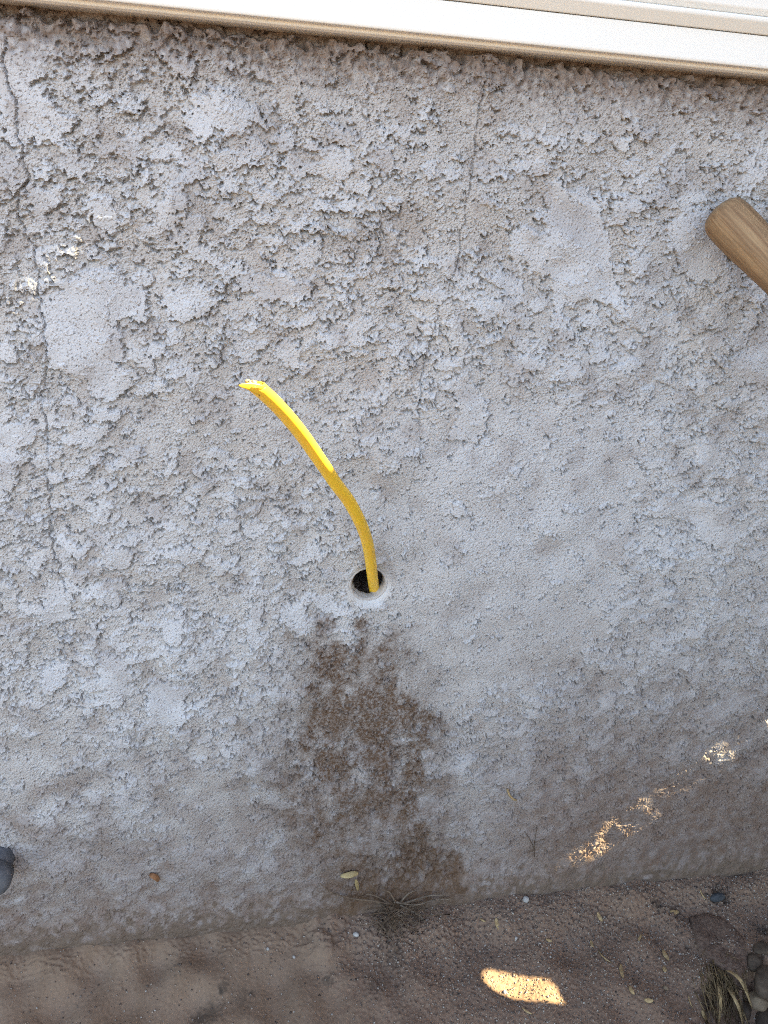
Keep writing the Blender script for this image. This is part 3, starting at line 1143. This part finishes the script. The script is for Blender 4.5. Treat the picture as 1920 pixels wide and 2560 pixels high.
def flat_bit(name, px, py, length, ang, width, mat, label, cat, group=None, bend=0.15):
    a = R(ang)
    L = length / 2
    pts = [gpt(px + math.cos(a) * L * k - math.sin(a) * L * bend * (1 - k * k), py + math.sin(a) * L * k + math.cos(a) * L * bend * (1 - k * k), 0.0006) for k in (-1, -0.35, 0.35, 1)]
    c = (pts[1] + pts[2]) / 2
    o = blade(name, [p - c for p in pts], width, mat)
    o.location = c
    return tag(o, label, cat, group)


STRAWS = [
 (1245, 2310, 32, 72, 0.0046, 'plump tan husk on the soil below the dry roots'),
 (1207, 2300, 17, 30, 0.0018, 'short tan straw bit just left of the plump husk'),
 (1500, 2292, 26, 60, 0.0042, 'tan leaf fragment on the soil above right of the sunlit patch'),
 (1665, 2388, 30, 60, 0.0044, 'tan pointed husk lying left of the cracked crust'),
 (1555, 2428, 34, 80, 0.0040, 'long tan leaf sliver to the right of the sunlit patch'),
 (1580, 2476, 24, 60, 0.0040, 'small tan leaf sliver lowest on the soil right of the sunlit patch'),
 (1757, 2236, 30, 58, 0.0017, 'thin pale straw beside the dark stone at the wall foot'),
 (1686, 2279, 22, 2, 0.0046, 'pale olive leaf scrap on the soil near the wall foot at right'),
 (1622, 2500, 22, 5, 0.0040, 'flat tan leaf scrap between the sunlit patch and the hollow'),
 (1318, 2527, 30, 33, 0.0016, 'thin brown straw just below the sunlit patch'),
 (1512, 2392, 44, 42, 0.0014, 'thin straw stalk slanting down right above the leaf slivers'),
 (1662, 2424, 14, 80, 0.0046, 'stubby orange tan bit of leaf below the pointed husk'),
 (1815, 2402, 26, 110, 0.0050, 'yellowish leaf bit on the lower edge of the cracked crust'),
 (1727, 2505, 34, 70, 0.0014, 'thin straw at the left rim of the dark hollow'),
 (1765, 2545, 44, 62, 0.0050, 'pale tan shard of bark at the bottom edge by the hollow'),
 (1480, 2360, 18, 70, 0.0030, 'little tan seed husk on the soil above the thin stalk'),
 (1372, 2350, 16, 20, 0.0026, 'little tan seed husk on the soil above the sunlit patch'),
 (1600, 2345, 18, 115, 0.0026, 'little tan seed husk on the soil left of the crust crack'),
]
for i, (px, py, ln, an, w, lab) in enumerate(STRAWS):
    flat_bit('straw_bit' if w < 0.002 else 'leaf_bit', px, py, ln, an, w * 0.8, M_STRAW, lab, 'straw' if w < 0.002 else 'leaf', 'dry plant bits on the soil')


def rock(name, c, size, mat, label, cat, seed, group=None, sub=3, rough=0.26):
    bm = bmesh.new()
    bmesh.ops.create_icosphere(bm, subdivisions=sub, radius=1.0)
    g = random.Random(seed)
    ph = [(Vector((g.gauss(0, 1), g.gauss(0, 1), g.gauss(0, 1))), g.uniform(0, 6)) for _ in range(7)]
    for v in bm.verts:
        d = sum(math.sin(v.co.dot(k) * 1.6 + p) for k, p in ph) / 7
        v.co *= 1 + rough * 2 * d
        v.co = Vector((v.co.x * size[0], v.co.y * size[1], v.co.z * size[2]))
    me = bpy.data.meshes.new(name)
    bm.to_mesh(me)
    bm.free()
    me.polygons.foreach_set('use_smooth', [True] * len(me.polygons))
    me.materials.append(mat)
    o = bpy.data.objects.new(name, me)
    put(o)
    o.location = c
    o.rotation_euler = (g.uniform(-.2, .2), g.uniform(-.2, .2), g.uniform(0, 6))
    return tag(o, label, cat, group)


PEBBLES = [
 (890, 2336, 0.0036, M_PALE, 'white pebble on the soil under the dry roots'),
 (1316, 2249, 0.0042, M_PALE, 'white pebble against the wall foot right of the dry roots'),
 (735, 2392, 0.0022, M_PALE, 'tiny white pebble on the concrete left of the dark smudge'),
 (670, 2372, 0.0020, M_PALE, 'tiny white pebble on the concrete near the wall at left'),
 (985, 2318, 0.0024, M_TAN, 'tiny tan pebble on the soil directly below the dry roots'),
 (1290, 2345, 0.0024, M_PALE, 'tiny pale pebble on the soil above the sunlit patch'),
 (1262, 2480, 0.0026, M_PALE, 'pale pebble inside the sunlit patch near its lower edge'),
 (1664, 2470, 0.0030, M_TAN, 'tan pebble on the soil left of the dark hollow'),
]
for i, (px, py, r, m, lab) in enumerate(PEBBLES):
    r *= 0.75
    p = gpt(px, py, r * 0.4)
    rock('pebble', p, (r, r * 0.8, r * 0.75), m, lab, 'pebble', 60 + i, 'loose pebbles on the ground', 2)
HOLLOW = [
 (1893, 2503, (0.0075, 0.0062, 0.0065), M_TAN, 'smooth tan oval stone lying in the dark hollow at lower right'),
 (1862, 2522, (0.0090, 0.0070, 0.0060), M_BROWN, 'brown rounded stone left of the tan stone in the hollow'),
 (1912, 2452, (0.0120, 0.0075, 0.0050), M_BROWN, 'flat brown stone at the back of the hollow at the right edge'),
 (1885, 2405, (0.0085, 0.0060, 0.0055), M_BROWN, 'dark stone under the edge of the crust by the hollow'),
 (1912, 2548, (0.0100, 0.0080, 0.0060), M_BROWN, 'brown stone lowest in the hollow at the bottom right corner'),
 (1905, 2372, (0.0070, 0.0060, 0.0050), M_BROWN, 'small grey brown stone above the hollow at the right edge'),
]
for i, (px, py, sz, m, lab) in enumerate(HOLLOW):
    rock('stone', gpt(px, py, sz[2] * 0.15), sz, m, lab, 'stone', 80 + i, 'stones in the hollow')
rock('stone', gpt(1795, 2243, 0.003), (0.0085, 0.0045, 0.0045), simple_mat('dark_stone', (0.03, 0.034, 0.04), (0.06, 0.065, 0.07), 160, 0.7, 0.3, 0.0008),
     'dark bluish stone half sunk in soil at the wall foot', 'stone', 95)


# loose flat crust of soil at the lower right
def build_crust():
    px = [(1722, 2296), (1738, 2345), (1742, 2372), (1772, 2398), (1812, 2428), (1850, 2440), (1868, 2412), (1864, 2365), (1850, 2335), (1812, 2300), (1768, 2285)]
    ring = [gpt(a, b) for a, b in px]
    pts = catmull(ring + [ring[0]], 4)[:-1]
    c = sum(pts, Vector()) / len(pts)
    g = random.Random(5)
    n = len(pts)
    v, f = [], []
    rings = [(1.0, -0.004), (1.0, 0.0012), (0.97, 0.0022), (0.72, 0.0026), (0.42, 0.0028), (0.16, 0.0027)]
    for k, (s, h) in enumerate(rings):
        for p in pts:
            q = c + (p - c) * s
            j = 0.0006 if k > 1 else 0.0003
            v.append(Vector((q.x + g.gauss(0, j), q.y + g.gauss(0, j), h + c.z * (1 - s) + p.z * s + g.gauss(0, 0.00035) + 0.15 * (c.x - q.x) * (1 if k else 0) * 0.3)) - c)
    v.append(Vector((0, 0, 0.0027)))
    for k in range(len(rings) - 1):
        for i in range(n):
            j = (i + 1) % n
            f.append((k * n + i, k * n + j, (k + 1) * n + j, (k + 1) * n + i))
    k = len(rings) - 1
    for i in range(n):
        f.append((k * n + i, k * n + (i + 1) % n, len(v) - 1))
    m = simple_mat('dried_mud', (0.080, 0.050, 0.038), (0.165, 0.112, 0.086), 420, 0.95, 0.15, 0.0012)
    o = mesh_obj('soil_crust', v, f, m)
    o.location = c
    tag(o, 'loose flat brown crust of dried mud with a dark crack along its edge', 'mud crust')


build_crust()


# dry weed with its roots in the cleft at the wall foot
def build_weed():
    base = gpt(985, 2262, 0.004)
    base.y = -0.016
    base.z = 0.014
    w = empty('dry_weed', base, 'tuft of dry brown roots and stems at the wall foot under the stain', 'weed')
    g = random.Random(11)
    M2 = simple_mat('grey_brown_stem', (0.10, 0.075, 0.055), (0.20, 0.155, 0.12), 200, 0.9, 0.15)
    longs = [[(985, 2262), (930, 2252), (880, 2246), (830, 2232), (800, 2208)], [(985, 2255), (1040, 2262), (1085, 2250), (1130, 2248)], [(975, 2265), (990, 2300), (992, 2312)],
             [(1000, 2262), (1050, 2290), (1062, 2308)], [(980, 2262), (940, 2240), (915, 2236)], [(965, 2268), (935, 2252), (905, 2250)], [(990, 2258), (975, 2232), (962, 2226)],
             [(1000, 2258), (1020, 2235), (1048, 2222)], [(985, 2268), (978, 2290), (985, 2320)], [(1010, 2258), (1070, 2240), (1110, 2238)]]
    for i, l in enumerate(longs):
        pts = []
        for k, (a, b) in enumerate(l):
            q = gpt(a, b, 0.003 + 0.002 * math.sin(k))
            if q.y > -0.010:
                q = wpt(a, b, 0.003)
            pts.append(q)
        pts = catmull(pts, 5)
        n = len(pts)
        tube('root' if i > 1 else 'stem', pts, [0.0010 * (1 - 0.65 * k / n) for k in range(n)], M2 if i % 2 else M_ROOT, w, 6)
    v, f = [], []
    for i in range(90):
        a0 = Vector((base.x + g.gauss(0, 0.012), -0.016 + g.gauss(0, 0.004), 0.012 + abs(g.gauss(0, 0.006))))
        d = Vector((g.gauss(0, 1), -abs(g.gauss(0, 0.45)), g.gauss(0.1, 0.55))).normalized()
        ln = g.uniform(0.012, 0.034)
        k1 = a0 + d * ln * 0.5 + Vector((g.gauss(0, .002), g.gauss(0, .001), g.gauss(0, .002)))
        k2 = a0 + d * ln + Vector((g.gauss(0, .004), 0, g.gauss(0, .004) - 0.003))
        r = g.uniform(0.00018, 0.0004)
        P = catmull([a0, k1, k2], 3)
        b0 = len(v)
        for q in P:
            for s in range(3):
                v.append(q + Vector((r * math.cos(s * 2.1), r * 0.6 * math.sin(s * 2.1), r * math.sin(s * 2.1))))
        for j in range(len(P) - 1):
            for s in range(3):
                f.append((b0 + j * 3 + s, b0 + j * 3 + (s + 1) % 3, b0 + j * 3 + 3 + (s + 1) % 3, b0 + j * 3 + 3 + s))
    o = mesh_obj('root_hairs', v, f, M_ROOT, w)
    o['kind'] = 'stuff'


build_weed()

# small dead sprig clinging to the wall
sp = empty('dead_sprig', wpt(1336, 2142, 0.0015), 'thin dead forked sprig clinging to the lower wall right of the stain', 'sprig')
for l in ([(1336, 2142), (1336, 2120), (1338, 2096), (1343, 2066)], [(1336, 2122), (1324, 2098), (1314, 2082)], [(1337, 2108), (1350, 2100), (1362, 2098)], [(1335, 2126), (1318, 2132)]):
    tube('twig', catmull([wpt(a, b, 0.0016) for a, b in l], 4), 0.00034, M_TWIG, sp, 5)
tw = tube('curled_straw', catmull([wpt(1268, 1972, 0.0015), wpt(1274, 1988, 0.0022), wpt(1284, 1998, 0.0028), wpt(1290, 2000, 0.0015)], 4), 0.0009, M_STRAW, None, 6)
tag(tw, 'small curled tan straw caught on the wall right of the brown stain', 'straw')

# yellow dry leaf and brown leaf chip on the ledge at the foot of the wall
lf = empty('yellow_leaf', wpt(895, 2190, 0.002), 'curled pale yellow dry leaf lying on the wall foot left of the roots', 'leaf')
blade('leaf_blade', [wpt(852, 2190, 0.002), wpt(868, 2189, 0.004), wpt(884, 2185, 0.004), wpt(896, 2183, 0.003)], 0.0048, M_LEAF, lf)
blade('leaf_tip', [wpt(889, 2198, 0.003), wpt(891, 2208, 0.003), wpt(895, 2226, 0.002)], 0.0032, M_LEAF, lf)
ch = blade('brown_leaf', [wpt(374, 2186, 0.001), wpt(382, 2190, 0.003), wpt(392, 2196, 0.003), wpt(396, 2203, 0.001)], 0.0040, M_RUST)
tag(ch, 'small rust brown leaf chip stuck on the wall foot at left', 'leaf')


# dry grass hanging into the hollow
def build_grass():
    base = gpt(1800, 2440)
    o = empty('dry_grass', base, 'clump of dry tan grass stalks drooping into the hollow at lower right', 'grass')
    g = random.Random(21)
    main = [((1795, 2425), (1830, 2480), (1870, 2560)), ((1812, 2462), (1842, 2510), (1858, 2570)), ((1790, 2440), (1800, 2500), (1795, 2570)), ((1806, 2420), (1850, 2450), (1880, 2520))]
    for i, l in enumerate(main):
        blade('stalk', [gpt(l[0][0], l[0][1], 0.002), gpt(l[1][0], l[1][1], 0.008), gpt(l[2][0], l[2][1], 0.006)], 0.0028, M_STRAW, o)
    v, f = [], []
    for i in range(160):
        a, b = g.gauss(1800, 26), g.gauss(2450, 34)
        dx, dy = g.gauss(18, 20), g.gauss(55, 28)
        p0, p1, p2 = gpt(a, b, 0.001), gpt(a + dx * .5, b + dy * .5, 0.007 + g.uniform(0, .006)), gpt(a + dx, b + dy, 0.004 + g.uniform(0, .006))
        w = g.uniform(0.0003, 0.0008)
        P = catmull([p0, p1, p2], 3)
        b0 = len(v)
        for k, q in enumerate(P):
            ww = w * (1 - 0.7 * k / len(P))
            v += [q - Vector((ww, 0, 0)), q + Vector((ww, 0, 0)), q + Vector((0, -ww * 0.5, ww))]
        for k in range(len(P) - 1):
            for s in range(3):
                f.append((b0 + 3 * k + s, b0 + 3 * k + (s + 1) % 3, b0 + 3 * k + 3 + (s + 1) % 3, b0 + 3 * k + 3 + s))
    m = simple_mat('dead_grass', (0.08, 0.052, 0.028), (0.18, 0.125, 0.07), 120, 0.85, 0.2)
    q = mesh_obj('fine_stalks', v, f, m, o)
    q['kind'] = 'stuff'


build_grass()


# rounded grey pipe end poking out of the wall at the left edge
def build_pipe():
    c = at(-16, 2194, -0.018)
    t = empty('grey_pipe', (c.x, 0.0, c.z), 'rounded blue grey pipe end poking out of the wall foot at the left edge', 'pipe')
    m = simple_mat('grey_plastic', (0.07, 0.075, 0.085), (0.11, 0.115, 0.13), 160, 0.55, 0.35, 0.0004)

    def lathe(name, prof):
        P = np.zeros((len(prof), 41, 3))
        an = np.linspace(0, 2 * math.pi, 41)
        for i, (y, r) in enumerate(prof):
            P[i, :, 0], P[i, :, 1], P[i, :, 2] = c.x + r * np.cos(an), y, c.z + r * np.sin(an)
        return grid_mesh(name, P, m, t)
    lathe('pipe_body', [(0.02, 0.0105), (-0.0155, 0.0105)])
    lathe('pipe_cap', [(-0.012, 0.0108), (-0.012, 0.0132), (-0.022, 0.0132), (-0.0255, 0.0118), (-0.0272, 0.008), (-0.0278, 0.0)])


build_pipe()
